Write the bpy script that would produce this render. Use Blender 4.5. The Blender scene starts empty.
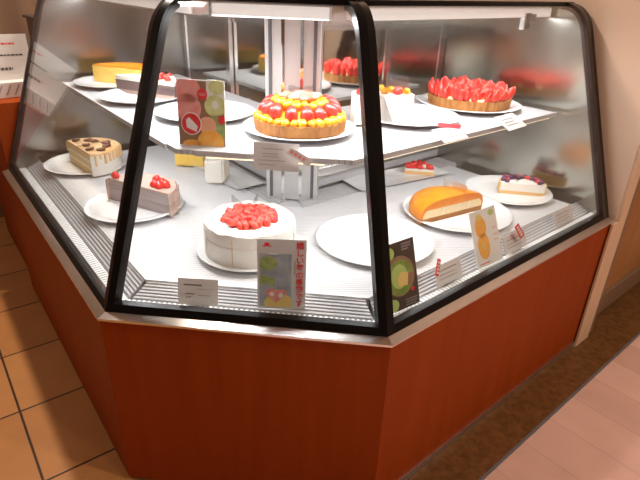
import bpy, bmesh, math, random
from math import sin, cos, pi, radians, atan2, sqrt
from mathutils import Vector as V, Matrix

random.seed(7)
SC = bpy.context.scene
COL = SC.collection

# ------------------------------------------------------------------ camera
F, TH, RO = 518.06, 0.46099, -0.036405
CZ = 1.25
c_, s_ = cos(RO), sin(RO)
R0 = V((1, 0, 0)); FW = V((0, cos(TH), -sin(TH))); D0 = V((0, -sin(TH), -cos(TH)))
RT = c_ * R0 + s_ * D0; DN = -s_ * R0 + c_ * D0
cd = bpy.data.cameras.new('camera'); cam = bpy.data.objects.new('camera', cd); COL.objects.link(cam)
cd.sensor_width = 36; cd.lens = 36 * F / 640; cd.clip_start = .02
m3 = Matrix((RT, -DN, -FW)).transposed().to_4x4()
m3.translation = V((0, 0, CZ)); cam.matrix_world = m3
SC.camera = cam

# ------------------------------------------------------------------ world, exposure
w = bpy.data.worlds.new('world'); SC.world = w; w.use_nodes = True
w.node_tree.nodes['Background'].inputs[0].default_value = (.9, .72, .6, 1)
w.node_tree.nodes['Background'].inputs[1].default_value = .25
SC.view_settings.view_transform = 'Standard'; SC.view_settings.look = 'None'
SC.view_settings.exposure = 0; SC.view_settings.gamma = 1

def U(px, py, z):            # point of the place at height z
    d = RT * ((px - 320) / F) + DN * ((py - 240) / F) + FW
    t = (z - CZ) / d.z
    return V((d.x * t, d.y * t))

def proj(p):
    p = V(p) - V((0, 0, CZ)); z = p.dot(FW)
    return 320 + F * p.dot(RT) / z, 240 + F * p.dot(DN) / z
def fit(base, z, back, px, py):   # lean and height of a card whose top corner shows at px, py
    best = None
    for i in range(0, 62):
        a = -.2 + i * .025
        for j in range(10, 120):
            h = j * .0025; q = proj((base.x + back.x * sin(a) * h, base.y + back.y * sin(a) * h, z + cos(a) * h))
            e = (q[0] - px) ** 2 + (q[1] - py) ** 2
            if best is None or e < best[0]: best = (e, a, h)
    return best[1], best[2]

# ------------------------------------------------------------------ plan of the case
X0, X1, X2, X3 = V((-1.2602, 1.9338)), V((-.50347, .98169)), V((.16573, .92249)), V((1.02246, 1.66705))
XS = [X1, X1, X2]           # origin of s per facet
L = [(X1 - X0).length, (X2 - X1).length, (X3 - X2).length]
u = [(X1 - X0).normalized(), (X2 - X1).normalized(), (X3 - X2).normalized()]
n = [V((-a.y, a.x)) for a in u]
ANG = [atan2(a.y, a.x) for a in u]
LIP, DECK, SHELF, TOP, W = .5424, .57, .87, 1.215, .81

def isect(p, a, q, b):       # p + s a = q + t b
    det = a.x * -b.y + b.x * a.y
    r = q - p
    s = (r.x * -b.y + b.x * r.y) / det
    return p + a * s
def corner(i, d):
    return isect(XS[i] + n[i] * d, u[i], XS[i + 1] + n[i + 1] * d, u[i + 1])
def start(i, d, m=0):
    return (X0 + n[0] * d + u[0] * m) if i == 0 else corner(i - 1, d) + u[i] * m
def end(i, d, m=0):
    return (X3 + n[2] * d - u[2] * m) if i == 2 else corner(i, d) - u[i] * m
def FP(i, s, d):
    return XS[i] + u[i] * s + n[i] * d

# ------------------------------------------------------------------ materials
def mk(name, col, rough=.5, metal=0, spec=.5, emit=0, bump=None, var=None, coat=0, sss=0):
    m = bpy.data.materials.new(name); m.use_nodes = True
    N = m.node_tree.nodes; Lk = m.node_tree.links; b = N['Principled BSDF']
    b.inputs['Base Color'].default_value = (*col, 1); b.inputs['Roughness'].default_value = rough
    b.inputs['Metallic'].default_value = metal; b.inputs['Specular IOR Level'].default_value = spec
    b.inputs['Coat Weight'].default_value = coat
    if sss:
        b.inputs['Subsurface Weight'].default_value = sss; b.inputs['Subsurface Scale'].default_value = .01
    if emit:
        b.inputs['Emission Color'].default_value = (*col, 1); b.inputs['Emission Strength'].default_value = emit
    tc = N.new('ShaderNodeTexCoord')
    if var:      # (scale, colour2, stretch)
        sc, c2, st = var
        mp = N.new('ShaderNodeMapping'); mp.inputs['Scale'].default_value = st
        nz = N.new('ShaderNodeTexNoise'); nz.inputs['Scale'].default_value = sc; nz.inputs['Detail'].default_value = 4
        mx = N.new('ShaderNodeMix'); mx.data_type = 'RGBA'
        mx.inputs[6].default_value = (*col, 1); mx.inputs[7].default_value = (*c2, 1)
        rp = N.new('ShaderNodeMapRange'); rp.inputs[1].default_value = .35; rp.inputs[2].default_value = .65
        Lk.new(tc.outputs['Object'], mp.inputs[0]); Lk.new(mp.outputs[0], nz.inputs[0]); Lk.new(nz.outputs[0], rp.inputs[0])
        Lk.new(rp.outputs[0], mx.inputs[0]); Lk.new(mx.outputs[2], b.inputs['Base Color'])
    if bump:
        sc, stg = bump
        nz = N.new('ShaderNodeTexNoise'); nz.inputs['Scale'].default_value = sc
        bp = N.new('ShaderNodeBump'); bp.inputs['Strength'].default_value = stg; bp.inputs['Distance'].default_value = .004
        Lk.new(tc.outputs['Object'], nz.inputs[0]); Lk.new(nz.outputs[0], bp.inputs['Height']); Lk.new(bp.outputs[0], b.inputs['Normal'])
    return m

def glassmat(name, tint, ior=1.45, extra=0, rough=0.0):
    m = bpy.data.materials.new(name); m.use_nodes = True
    N = m.node_tree.nodes; Lk = m.node_tree.links
    N.remove(N['Principled BSDF']); out = N['Material Output']
    t = N.new('ShaderNodeBsdfTransparent'); t.inputs[0].default_value = (*tint, 1)
    g = N.new('ShaderNodeBsdfGlossy'); g.inputs['Roughness'].default_value = rough
    lw = N.new('ShaderNodeLayerWeight'); lw.inputs[0].default_value = .5
    fr = N.new('ShaderNodeMath'); fr.operation = 'POWER'; fr.inputs[1].default_value = 5
    Lk.new(lw.outputs['Facing'], fr.inputs[0]); f0 = ((ior - 1) / (ior + 1)) ** 2 + extra
    ad = N.new('ShaderNodeMath'); ad.operation = 'MULTIPLY_ADD'; ad.inputs[1].default_value = 1 - f0; ad.inputs[2].default_value = f0
    mx = N.new('ShaderNodeMixShader')
    Lk.new(fr.outputs[0], ad.inputs[0]); Lk.new(ad.outputs[0], mx.inputs[0]); Lk.new(t.outputs[0], mx.inputs[1]); Lk.new(g.outputs[0], mx.inputs[2])
    Lk.new(mx.outputs[0], out.inputs[0])
    return m

def brickmat(name, c1, c2, mortar, bw, bh, ms, offset, rough=.4, bumps=.2, noisecol=None):
    m = mk(name, c1, rough)
    N = m.node_tree.nodes; Lk = m.node_tree.links; b = N['Principled BSDF']
    tc = N.new('ShaderNodeTexCoord'); br = N.new('ShaderNodeTexBrick')
    br.offset = offset; br.inputs['Scale'].default_value = 1
    br.inputs['Brick Width'].default_value = bw; br.inputs['Row Height'].default_value = bh
    br.inputs['Mortar Size'].default_value = ms; br.inputs['Mortar Smooth'].default_value = .3
    br.inputs['Color1'].default_value = (*c1, 1); br.inputs['Color2'].default_value = (*c2, 1); br.inputs['Mortar'].default_value = (*mortar, 1)
    Lk.new(tc.outputs['Object'], br.inputs[0])
    nz = N.new('ShaderNodeTexNoise'); nz.inputs['Scale'].default_value = 9; nz.inputs['Detail'].default_value = 6
    Lk.new(tc.outputs['Object'], nz.inputs[0])
    mr = N.new('ShaderNodeMapRange'); mr.inputs[3].default_value = .82; mr.inputs[4].default_value = 1.15
    Lk.new(nz.outputs[0], mr.inputs[0])
    vm = N.new('ShaderNodeVectorMath'); vm.operation = 'MULTIPLY'
    Lk.new(br.outputs[0], vm.inputs[0]); Lk.new(mr.outputs[0], vm.inputs[1]); Lk.new(vm.outputs[0], b.inputs['Base Color'])
    bp = N.new('ShaderNodeBump'); bp.inputs['Strength'].default_value = bumps; bp.invert = True
    Lk.new(br.outputs[1], bp.inputs['Height']); bp.inputs['Distance'].default_value = .003; Lk.new(bp.outputs[0], b.inputs['Normal'])
    return m

def ribmat(name, c1, c2, period, ang, rough=.35):
    m = mk(name, c1, rough)
    N = m.node_tree.nodes; Lk = m.node_tree.links; b = N['Principled BSDF']
    tc = N.new('ShaderNodeTexCoord'); mp = N.new('ShaderNodeMapping'); mp.inputs['Rotation'].default_value = (0, 0, ang)
    wv = N.new('ShaderNodeTexWave'); wv.inputs['Scale'].default_value = .314 / period
    Lk.new(tc.outputs['Object'], mp.inputs[0]); Lk.new(mp.outputs[0], wv.inputs[0])
    rp = N.new('ShaderNodeMapRange'); rp.inputs[1].default_value = .6; rp.inputs[2].default_value = .9
    mx = N.new('ShaderNodeMix'); mx.data_type = 'RGBA'; mx.inputs[6].default_value = (*c1, 1); mx.inputs[7].default_value = (*c2, 1)
    Lk.new(wv.outputs[1], rp.inputs[0]); Lk.new(rp.outputs[0], mx.inputs[0]); Lk.new(mx.outputs[2], b.inputs['Base Color'])
    bp = N.new('ShaderNodeBump'); bp.inputs['Strength'].default_value = .4; bp.inputs['Distance'].default_value = .002
    Lk.new(wv.outputs[1], bp.inputs['Height']); Lk.new(bp.outputs[0], b.inputs['Normal'])
    return m

M = dict(
    wood=mk('cherry_wood', (.27, .043, .004), .5, spec=.1, var=(3, (.24, .036, .003), (9, 9, .6))),
    darkwood=mk('dark_wood', (.12, .045, .015), .5, var=(3, (.08, .03, .01), (8, 8, .6))),
    goldwood=mk('golden_wood', (.38, .17, .05), .4, var=(2, (.30, .12, .03), (6, 6, .6))),
    steel=mk('brushed_steel', (.80, .79, .78), .2, 1, var=(4, (.68, .66, .65), (1, 1, 30))),
    steel2=mk('satin_steel', (.62, .60, .58), .35, 1),
    columnsteel=mk('column_steel', (.70, .69, .68), .42, .8),
    chrome=mk('chrome', (.85, .85, .85), .08, 1),
    black=mk('black_gasket', (.004, .0035, .0035), .3, spec=.25),
    darkframe=mk('bronze_frame', (.035, .02, .014), .3, .3),
    grey=mk('grey_plastic', (.55, .55, .56), .4),
    dgrey=mk('dark_track', (.12, .12, .13), .4),
    mirror=mk('door_mirror', (.78, .78, .75), .05, 1),
    endmirror=mk('end_mirror', (.40, .41, .37), .2, 1),
    glass=glassmat('clear_glass', (.95, .955, .95), 1.5, .03),
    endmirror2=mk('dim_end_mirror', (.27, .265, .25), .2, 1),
    film=glassmat('clear_film', (.92, .92, .92), 1.4, .13, .2),
    deck=ribmat('white_ribbed_board', (.74, .74, .74), (.58, .565, .57), .010, ANG[0] * -1 + .6),
    shelf=ribmat('white_ribbed_shelf', (.58, .58, .58), (.40, .39, .40), .010, -ANG[2]),
    white=mk('white_paint', (.8, .79, .77), .4),
    china=mk('white_china', (.85, .85, .85), .15, coat=.5),
    led=mk('led_diffuser', (1, .93, .88), .4, emit=.62),
    roof=mk('brown_roof', (.20, .12, .08), .35),
    beige=mk('beige_wall_paint', (.66, .49, .37), .6, bump=(60, .05)),
    wallbrown=mk('brown_wall_panel', (.20, .12, .075), .5, var=(2, (.14, .08, .05), (5, 5, .5))),
    trim=mk('pale_trim', (.62, .42, .28), .45),
    browntrim=mk('brown_trim', (.20, .12, .07), .45),
    ceil=mk('ceiling_paint', (.6, .52, .45), .8),
    stone=mk('brown_threshold', (.095, .036, .008), .4, var=(45, (.15, .062, .017), (1, 1, 1)), bump=(90, .2)),
    tile=brickmat('terracotta_tile', (.42, .185, .06), (.36, .15, .045), (.03, .012, .006), .32, .32, .004, 0),
    plank=brickmat('pinkish_planks', (.80, .52, .43), (.58, .34, .27), (.45, .27, .21), 1.15, .157, .0012, .5, .35, .05),
    # food
    cream=mk('whipped_cream', (.84, .79, .71), .5, bump=(45, .35), sss=.1),
    cream2=mk('pastry_cream', (.85, .68, .40), .5),
    sponge=mk('sponge', (.78, .55, .24), .8, bump=(200, .4)),
    yellow=mk('cheesecake_yellow', (.85, .52, .08), .5, var=(40, (.85, .6, .16), (1, 1, 1))),
    tan=mk('caramel_cream', (.72, .42, .17), .4, var=(18, (.82, .58, .32), (1, 1, 1))),
    brownnut=mk('candied_nut', (.16, .06, .03), .3),
    crepe=mk('grey_crepe', (.34, .27, .27), .6, var=(1, (.5, .42, .41), (3, 3, 220))),
    choc=mk('chocolate', (.10, .06, .058), .5, var=(1, (.17, .11, .10), (3, 3, 220))),
    mocha=mk('mocha_crepe', (.42, .28, .22), .6, var=(1, (.56, .4, .33), (3, 3, 180))),
    crust=mk('tart_crust', (.44, .19, .045), .65, var=(30, (.34, .13, .025), (1, 1, 1)), bump=(150, .3)),
    palecrust=mk('pale_crust', (.80, .50, .20), .65),
    straw=mk('strawberry', (.66, .014, .012), .3, coat=.15, var=(90, (.80, .06, .04), (1, 1, 1))),
    strawin=mk('cut_strawberry', (.76, .03, .022), .35, coat=.1, var=(50, (.82, .10, .06), (1, 1, 1))),
    mango=mk('mango', (.90, .33, .008), .28, coat=.3, var=(60, (.92, .46, .02), (1, 1, 1))),
    orangeglaze=mk('orange_glaze', (.78, .21, .003), .38, coat=.1, var=(25, (.84, .29, .006), (1, 1, 1))),
    pinkslice=mk('pink_peach', (.80, .22, .14), .35, coat=.2, var=(30, (.86, .46, .34), (1, 1, 1))),
    berry=mk('blueberry', (.09, .02, .07), .3, coat=.3),
    # print
    paper=mk('card_paper', (.70, .66, .64), .5),
    acrylic=mk('frosted_acrylic', (.62, .61, .60), .3), louvre=mk('louvre_grey', (.27, .27, .28), .5), edge=mk('pale_shelf_edge', (.55, .54, .54), .35),
    ink=mk('dark_ink', (.10, .08, .08), .6), inkgrey=mk('grey_ink', (.35, .32, .31), .6),
    redink=mk('red_ink', (.75, .03, .04), .5), pinkink=mk('pink_ink', (.85, .25, .27), .5),
    p_blue=mk('print_pale_blue', (.24, .31, .38), .5, var=(30, (.42, .48, .52), (1, 1, 1))),
    p_green=mk('print_green', (.22, .34, .10), .5, var=(60, (.40, .48, .2), (1, 1, 1))),
    p_lime=mk('print_lime', (.45, .62, .18), .5), p_kiwi=mk('print_kiwi', (.55, .60, .22), .5, var=(60, (.7, .7, .35), (1, 1, 1))),
    p_yellow=mk('print_yellow', (.80, .60, .20), .5), p_orange=mk('print_orange', (.92, .38, .04), .5, var=(50, (.92, .5, .12), (1, 1, 1))),
    p_peach=mk('print_peach', (.85, .42, .26), .5), p_pink=mk('print_pink', (.80, .22, .20), .5, var=(45, (.82, .38, .34), (1, 1, 1))),
    p_dark=mk('print_dark', (.05, .035, .03), .4), p_brown=mk('print_brown', (.30, .17, .10), .5),
    p_white=mk('print_white', (.82, .80, .76), .5), p_matcha=mk('print_matcha', (.16, .26, .04), .45, var=(30, (.25, .36, .08), (1, 1, 1))),
    bag=mk('dark_plastic', (.03, .025, .03), .25), purple=mk('purple_plastic', (.30, .16, .42), .4),
)

# ------------------------------------------------------------------ mesh helpers
def link(name, bm, mat, parent=None, off=None, smooth=False):
    bmesh.ops.recalc_face_normals(bm, faces=bm.faces)
    if off is not None: bmesh.ops.translate(bm, verts=bm.verts, vec=-V(off))
    if smooth:
        for f in bm.faces: f.smooth = True
    me = bpy.data.meshes.new(name); bm.to_mesh(me); bm.free()
    me.materials.append(M[mat] if isinstance(mat, str) else mat)
    if smooth:
        me.set_sharp_from_angle(angle=radians(40))
    o = bpy.data.objects.new(name, me); COL.objects.link(o)
    if parent: o.parent = parent
    return o

def thing(name, label, cat, loc=(0, 0, 0), rot=0, group=None, tilt=0, roll=0):
    o = bpy.data.objects.new(name, None); COL.objects.link(o); o.empty_display_size = .03
    o.location = loc; o.rotation_euler = (tilt, roll, rot); o['label'] = label; o['category'] = cat
    if group: o['group'] = group
    return o
def tag(o, label, cat, group=None, kind=None):
    o['label'] = label; o['category'] = cat
    if group: o['group'] = group
    if kind: o['kind'] = kind
    return o
def struct(o, label=None):
    o['kind'] = 'structure'
    if label: o['label'] = label
    return o
def copy_tree(o, parent=None):
    c = o.copy(); COL.objects.link(c)
    if parent: c.parent = parent
    for ch in list(o.children): copy_tree(ch, c)
    return c

def prism(bm, pts, z0, z1):
    a = [bm.verts.new((p[0], p[1], z0)) for p in pts]; b = [bm.verts.new((p[0], p[1], z1)) for p in pts]
    bm.faces.new(a[::-1]); bm.faces.new(b)
    for i in range(len(pts)):
        j = (i + 1) % len(pts); bm.faces.new((a[i], a[j], b[j], b[i]))
def box(bm, c, s, rz=0, bev=0):
    vs = []
    for dz in (-.5, .5):
        for dx, dy in ((-.5, -.5), (.5, -.5), (.5, .5), (-.5, .5)):
            x, y = dx * s[0], dy * s[1]
            vs.append(bm.verts.new((c[0] + x * cos(rz) - y * sin(rz), c[1] + x * sin(rz) + y * cos(rz), c[2] + dz * s[2])))
    fs = [bm.faces.new([vs[i] for i in q]) for q in ((3, 2, 1, 0), (4, 5, 6, 7), (0, 1, 5, 4), (1, 2, 6, 5), (2, 3, 7, 6), (3, 0, 4, 7))]
    if bev:
        es = list({e for f in fs for e in f.edges})
        bmesh.ops.bevel(bm, geom=es, offset=bev, segments=2, affect='EDGES', profile=.6)
def lathe(bm, prof, seg=48, flute=0, nf=0):
    rings = []
    for r, z in prof:
        if r < 1e-6: rings.append([bm.verts.new((0, 0, z))]); continue
        rings.append([bm.verts.new((r * (1 + (flute * (.5 + .5 * cos(nf * 2 * pi * k / seg)) if nf else 0)) * cos(2 * pi * k / seg),
                                    r * (1 + (flute * (.5 + .5 * cos(nf * 2 * pi * k / seg)) if nf else 0)) * sin(2 * pi * k / seg), z)) for k in range(seg)])
    for a, b in zip(rings, rings[1:]):
        if len(a) == 1 and len(b) == 1: continue
        for k in range(seg):
            j = (k + 1) % seg
            if len(a) == 1: bm.faces.new((a[0], b[k], b[j]))
            elif len(b) == 1: bm.faces.new((a[k], a[j], b[0]))
            else: bm.faces.new((a[k], a[j], b[j], b[k]))
    for r_ in (rings[0], rings[-1]):
        if len(r_) > 1: bm.faces.new(r_)
def loft(bm, foot, levels):       # foot polygon, levels (scale, z)
    rs = [[bm.verts.new((p[0] * s, p[1] * s, z)) for p in foot] for s, z in levels]
    for a, b in zip(rs, rs[1:]):
        for k in range(len(foot)):
            j = (k + 1) % len(foot); bm.faces.new((a[k], a[j], b[j], b[k]))
    bm.faces.new(rs[0][::-1]); bm.faces.new(rs[-1])
def segpoly(Lc, sag, k=24):       # circle segment, chord on x axis, bulge +y
    h = Lc / 2; R = (h * h + sag * sag) / (2 * sag); cy = sag - R
    a0 = atan2(-cy, h); a1 = pi - a0
    return [(R * cos(a0 + (a1 - a0) * i / k), cy + R * sin(a0 + (a1 - a0) * i / k)) for i in range(k + 1)]
def facet(bm, i, prof, m0=0, m1=0):   # profile of (d, z) run along facet i with mitred ends
    a = [bm.verts.new((*start(i, d, m0), z)) for d, z in prof]
    b = [bm.verts.new((*end(i, d, m1), z)) for d, z in prof]
    bm.faces.new(a); bm.faces.new(b[::-1])
    for k in range(len(prof)):
        j = (k + 1) % len(prof); bm.faces.new((a[k], b[k], b[j], a[j]))
def rect(d0, d1, z0, z1): return [(d0, z0), (d1, z0), (d1, z1), (d0, z1)]
def fbox(bm, i, s0, s1, d0, d1, z0, z1):
    prism(bm, [FP(i, s0, d0), FP(i, s1, d0), FP(i, s1, d1), FP(i, s0, d1)], z0, z1)
def tube(bm, pts, r, seg=8):
    rings = []
    for k, p in enumerate(pts):
        p = V(p); t = (V(pts[min(k + 1, len(pts) - 1)]) - V(pts[max(k - 1, 0)])).normalized()
        a = t.orthogonal().normalized(); b = t.cross(a)
        rings.append([bm.verts.new(p + a * r * cos(2 * pi * q / seg) + b * r * sin(2 * pi * q / seg)) for q in range(seg)])
    for a, b in zip(rings, rings[1:]):
        for q in range(seg): bm.faces.new((a[q], a[(q + 1) % seg], b[(q + 1) % seg], b[q]))
    bm.faces.new(rings[0]); bm.faces.new(rings[-1])
def NB(): return bmesh.new()

# ================================================================== the setting
# frames of the floor finishes
def e_(a, b): return X2 + u[2] * a + n[2] * b      # room axes follow the right side of the case
def quad_obj(name, org, rz, x0, x1, y0, y1, z, th, mat):
    bm = NB(); box(bm, ((x0 + x1) / 2, (y0 + y1) / 2, z - th / 2), (x1 - x0, y1 - y0, th))
    o = link(name, bm, mat); o.location = (org.x, org.y, 0); o.rotation_euler[2] = rz; return o
# tiles: local x along the left side, y inwards
tile = quad_obj('floor', FP(0, -.13, -.19), ANG[0], -5, .9, -4.2, 4.5, 0, .1, 'tile'); struct(tile, 'terracotta floor tiles with dark joints')
# planks: local x along n2 so that boards run that way
org = e_(.055, -.13)
bm = NB(); box(bm, (-2.5, .1, -.05 + .0005), (5, 8.2, .1))
o = link('floor', bm, 'plank'); o.location = (org.x, org.y, 0.001)
# x axis -> n2 , y axis -> -u2 ; boards long along x
o.rotation_euler[2] = atan2(n[2].y, n[2].x)
struct(o, 'pinkish wood plank floor')
PL = o
bm = NB(); prism(bm, [e_(-.45, -.13), e_(2.6, -.13), e_(2.6, .12), e_(-.0, .12)], .001, .008)
struct(link('trim_1', bm, 'stone'), 'brown stone threshold strip along the case')
bm = NB(); prism(bm, [e_(-.4, -.137), e_(2.6, -.137), e_(2.6, -.13), e_(-.4, -.13)], .001, .009)
struct(link('trim_2', bm, 'dgrey'))
CH = 2.7
def wall(name, a, b, th, z0, z1, mat, label=None):
    bm = NB(); d = (b - a).normalized(); m = V((-d.y, d.x)) * th
    prism(bm, [a, b, b + m, a + m], z0, z1); o = link(name, bm, mat); struct(o, label); return o
wall('wall_side', e_(1.15, 2.6), e_(1.15, .0), .1, 0, CH, 'beige', 'beige wall beside the right end of the case')
wall('wall_back', e_(-4.2, 2.6), e_(1.15, 2.6), .1, 0, CH, 'wallbrown')
wall('wall_left', e_(-4.2, -4.5), e_(-4.2, 2.6), .1, 0, CH, 'wallbrown')
wall('wall_front', e_(3.9, -4.5), e_(-4.2, -4.5), .1, 0, CH, 'beige')
wall('wall_right', e_(3.9, .06), e_(3.9, -4.5), .1, 0, CH, 'beige')
wall('wall_far_right', e_(2.3, .06), e_(3.9, .06), .1, 0, CH, 'beige')
wall('wall_above_door', e_(1.27, .06), e_(2.3, .06), .1, 2.1, CH, 'beige')
bm = NB(); prism(bm, [e_(-4.4, -4.7), e_(4.1, -4.7), e_(4.1, 2.8), e_(-4.4, 2.8)], CH, CH + .1)
struct(link('ceiling', bm, 'ceil'))
bm = NB(); prism(bm, [e_(1.108, -.012), e_(1.154, -.012), e_(1.154, -.0045), e_(1.108, -.0045)], .009, LIP - .009)
struct(link('trim_5', bm, 'trim'), 'pale trim covering the end of the wooden base')
# door post and door beside the case
bm = NB(); prism(bm, [e_(1.155, -.012), e_(1.215, -.012), e_(1.215, .0), e_(1.155, .0)], .009, CH)
struct(link('trim_3', bm, 'trim'), 'pale upright trim at the end of the case')
bm = NB(); prism(bm, [e_(1.217, -.004), e_(1.27, -.004), e_(1.27, .11), e_(1.217, .11)], .009, CH)
struct(link('trim_4', bm, 'browntrim'), 'brown door jamb')
dr = bpy.data.objects.new('door_1', None); COL.objects.link(dr); dl = e_(1.28, .03); dr.location = (*dl, .01); dr.rotation_euler[2] = ANG[2]; struct(dr, 'golden wood door with brown frame')
bm = NB(); box(bm, (.45, .02, .06), (.9, .04, .10), bev=.004); box(bm, (.45, .02, .78), (.9, .04, .09), bev=.004); box(bm, (.45, .02, 2.02), (.9, .04, .1), bev=.004)
box(bm, (.02, .02, 1.05), (.05, .04, 1.9)); box(bm, (.88, .02, 1.05), (.05, .04, 1.9)); link('door_frame', bm, 'browntrim', dr)
bm = NB(); box(bm, (.45, .025, .42), (.83, .02, .63)); link('door_panel', bm, 'goldwood', dr)
bm = NB(); box(bm, (.45, .025, 1.4), (.83, .02, 1.16)); link('door_panel', bm, 'goldwood', dr)

# unseen ceiling downlights; those behind case and viewer are added for their light
def downlight(x, y, power, label, size=.14, spread=160):
    t = thing('downlight', label, 'ceiling light', (x, y, CH), 0, 'downlights in the shop ceiling')
    bm = NB(); lathe(bm, [(.055, -.004), (.075, -.006), (.08, -.001), (.075, 0)], 32); link('ring', bm, 'white', t, smooth=True)
    bm = NB(); lathe(bm, [(0, -.003), (.054, -.003), (.054, -.001), (0, -.001)], 32); link('lens', bm, mk('lamp_lens', (1, .85, .68), .4, emit=22), t)
    ld = bpy.data.lights.new('downlight_lamp', 'AREA'); ld.shape = 'DISK'; ld.size = size; ld.energy = power; ld.color = (1, .86, .71); ld.spread = radians(spread)
    lo = bpy.data.objects.new('downlight_lamp', ld); COL.objects.link(lo); lo.location = (0, 0, -.012); lo.parent = t
    return t
downlight(-.80, 2.12, 48, 'round downlight in the ceiling above the left wing of the cake case')
downlight(1.6, .35, 34, 'round downlight in the ceiling above the plank floor by the case')
downlight(2.4, -1.0, 30, 'round downlight in the ceiling farther out above the plank floor')
downlight(-2.0, .8, 12, 'round downlight in the ceiling above the terracotta tiles at the left')
downlight(.5, 2.9, 12, 'unseen round downlight added in the ceiling behind the cake case')
downlight(-2.4, -1.2, 7, 'unseen round downlight added in the ceiling at the far left behind the viewer')
downlight(.6, -1.9, 7, 'unseen round downlight added in the ceiling straight behind the viewer')

# ================================================================== the case
cc = (FP(1, L[1] / 2, .4)); CB = V((cc.x, cc.y, 0))
case = thing('display_case', 'corner cake display case with cherry wood base and black framed slanted glass', 'display case', CB)
def cpart(name, bm, mat, parent=None, smooth=False, label=None):
    o = link(name, bm, mat, case if parent is None else parent, CB, smooth)
    if label: o['label'] = label
    return o
# wooden base: three panels, plinth, back
for i in range(3):
    bm = NB(); facet(bm, i, rect(.001, .029, .012, LIP - .0075)); cpart('base_panel', bm, 'wood')
def Lpoly(d0, d1, m):
    return [start(0, d0, m), corner(0, d0), corner(1, d0), end(2, d0, m), end(2, d1, m), corner(1, d1) if d1 < .8 else isect(XS[0] + n[0] * d1, u[0], XS[2] + n[2] * d1, u[2]), start(0, d1, m)]
def Lslab(bm, d0, d1, z0, z1, m):
    for i in range(3):
        if i == 1:
            p = [corner(0, d0), corner(1, d0), corner(1, d1), corner(0, d1)] if d1 < .8 else [corner(0, d0), corner(1, d0), isect(XS[0] + n[0] * d1, u[0], XS[2] + n[2] * d1, u[2])]
        elif i == 0:
            e1 = corner(0, d1) if d1 < .8 else isect(XS[0] + n[0] * d1, u[0], XS[2] + n[2] * d1, u[2])
            p = [start(0, d0, m), corner(0, d0), e1, start(0, d1, m)]
        else:
            e1 = corner(1, d1) if d1 < .8 else isect(XS[0] + n[0] * d1, u[0], XS[2] + n[2] * d1, u[2])
            p = [corner(1, d0), end(2, d0, m), end(2, d1, m), e1]
        prism(bm, p, z0, z1)
    bmesh.ops.remove_doubles(bm, verts=bm.verts, dist=1e-5)
bm = NB(); Lslab(bm, .03, W, .01, LIP - .05, .002); cpart('base_carcass', bm, 'darkwood')
bm = NB()
facet(bm, 2, rect(-.004, .003, .009, .03))
cpart('kick_strip', bm, 'steel2')
# steel sill
for i in range(3):
    bm = NB(); facet(bm, i, [(-.004, LIP - .007), (.012, LIP - .007), (.036, LIP - .007), (.036, LIP + .005), (.020, LIP + .005), (-.004, LIP - .001)])
    cpart('sill_trim', bm, 'steel')
# floor pan, louvres, ribbed strip
bm = NB(); Lslab(bm, .06, W, LIP - .05, LIP - .012, .004); cpart('floor_pan', bm, 'grey')
for i in range(3):
    bm = NB(); facet(bm, i, rect(.036, .082, LIP - .012, LIP - .002), .006, .006)
    a, b = start(i, .06), end(i, .06); ln = (b - a).length; k = int(ln / .0125)
    for q in range(1, k):
        p = a + u[i] * (q * ln / k); box(bm, (p.x, p.y, LIP + .0005), (.0065, .038, .005), ANG[i])
    cpart('ribbed_strip', bm, 'white')
    bm = NB()
    zl = lambda d: LIP - .002 + (d - .084) * .45
    for q in range(6):
        d = .088 + q * .0085; facet(bm, i, [(d, zl(d)), (d + .0045, zl(d + .0045)), (d + .0045, zl(d + .0045) + .0028), (d, zl(d) + .0028)], .006, .006)
    cpart('louvre_grille', bm, 'edge')
    bm = NB(); facet(bm, i, [(.084, LIP - .0115), (.1345, LIP - .0115), (.1345, zl(.1345)), (.084, zl(.084))], .006, .006); cpart('louvre_bed', bm, 'louvre')
# deck board
bm = NB(); Lslab(bm, .135, .665, LIP - .012, DECK, .06); cpart('deck_board', bm, 'deck')
# rear grille and rear track
bm = NB()
for q in range(8): 
    for i in (0, 2): 
        d = .670 + q * .0125; facet_end = None
        if i == 0: p = [start(0, d, .01), corner(0, d), corner(0, d + .006), start(0, d + .006, .01)]
        else: p = [corner(1, d), end(2, d, .01), end(2, d + .006, .01), corner(1, d + .006)]
        prism(bm, p, LIP - .012, DECK + .002)
cpart('rear_grille', bm, 'edge')
bm = NB(); Lslab(bm, .667, W - .037, LIP - .0118, DECK - .006, .008); cpart('grille_bed', bm, 'grey')
IC = isect(XS[0] + n[0] * W, u[0], XS[2] + n[2] * W, u[2])
s_in = [(IC - X1).dot(u[0]), 0, (IC - X2).dot(u[2])]
bm = NB()
fbox(bm, 0, -L[0] + .004, s_in[0], W - .035, W + .02, LIP - .012, DECK + .045); fbox(bm, 2, s_in[2], L[2] - .004, W - .035, W + .02, LIP - .012, DECK + .045)
cpart('door_track', bm, 'steel2')
bm = NB()
fbox(bm, 0, -L[0] + .004, s_in[0] + .03, W - .036, W - .034, DECK + .01, DECK + .036)
fbox(bm, 2, s_in[2] + .03, L[2] - .004, W - .036, W - .034, DECK + .01, DECK + .036)
cpart('track_channel', bm, 'grey')
bm = NB()
fbox(bm, 0, -L[0] + .004, s_in[0], W - .035, W + .02, TOP - .085, TOP - .012); fbox(bm, 2, s_in[2], L[2] - .004, W - .035, W + .02, TOP - .085, TOP - .012)
cpart('header_rail', bm, 'steel')
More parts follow.
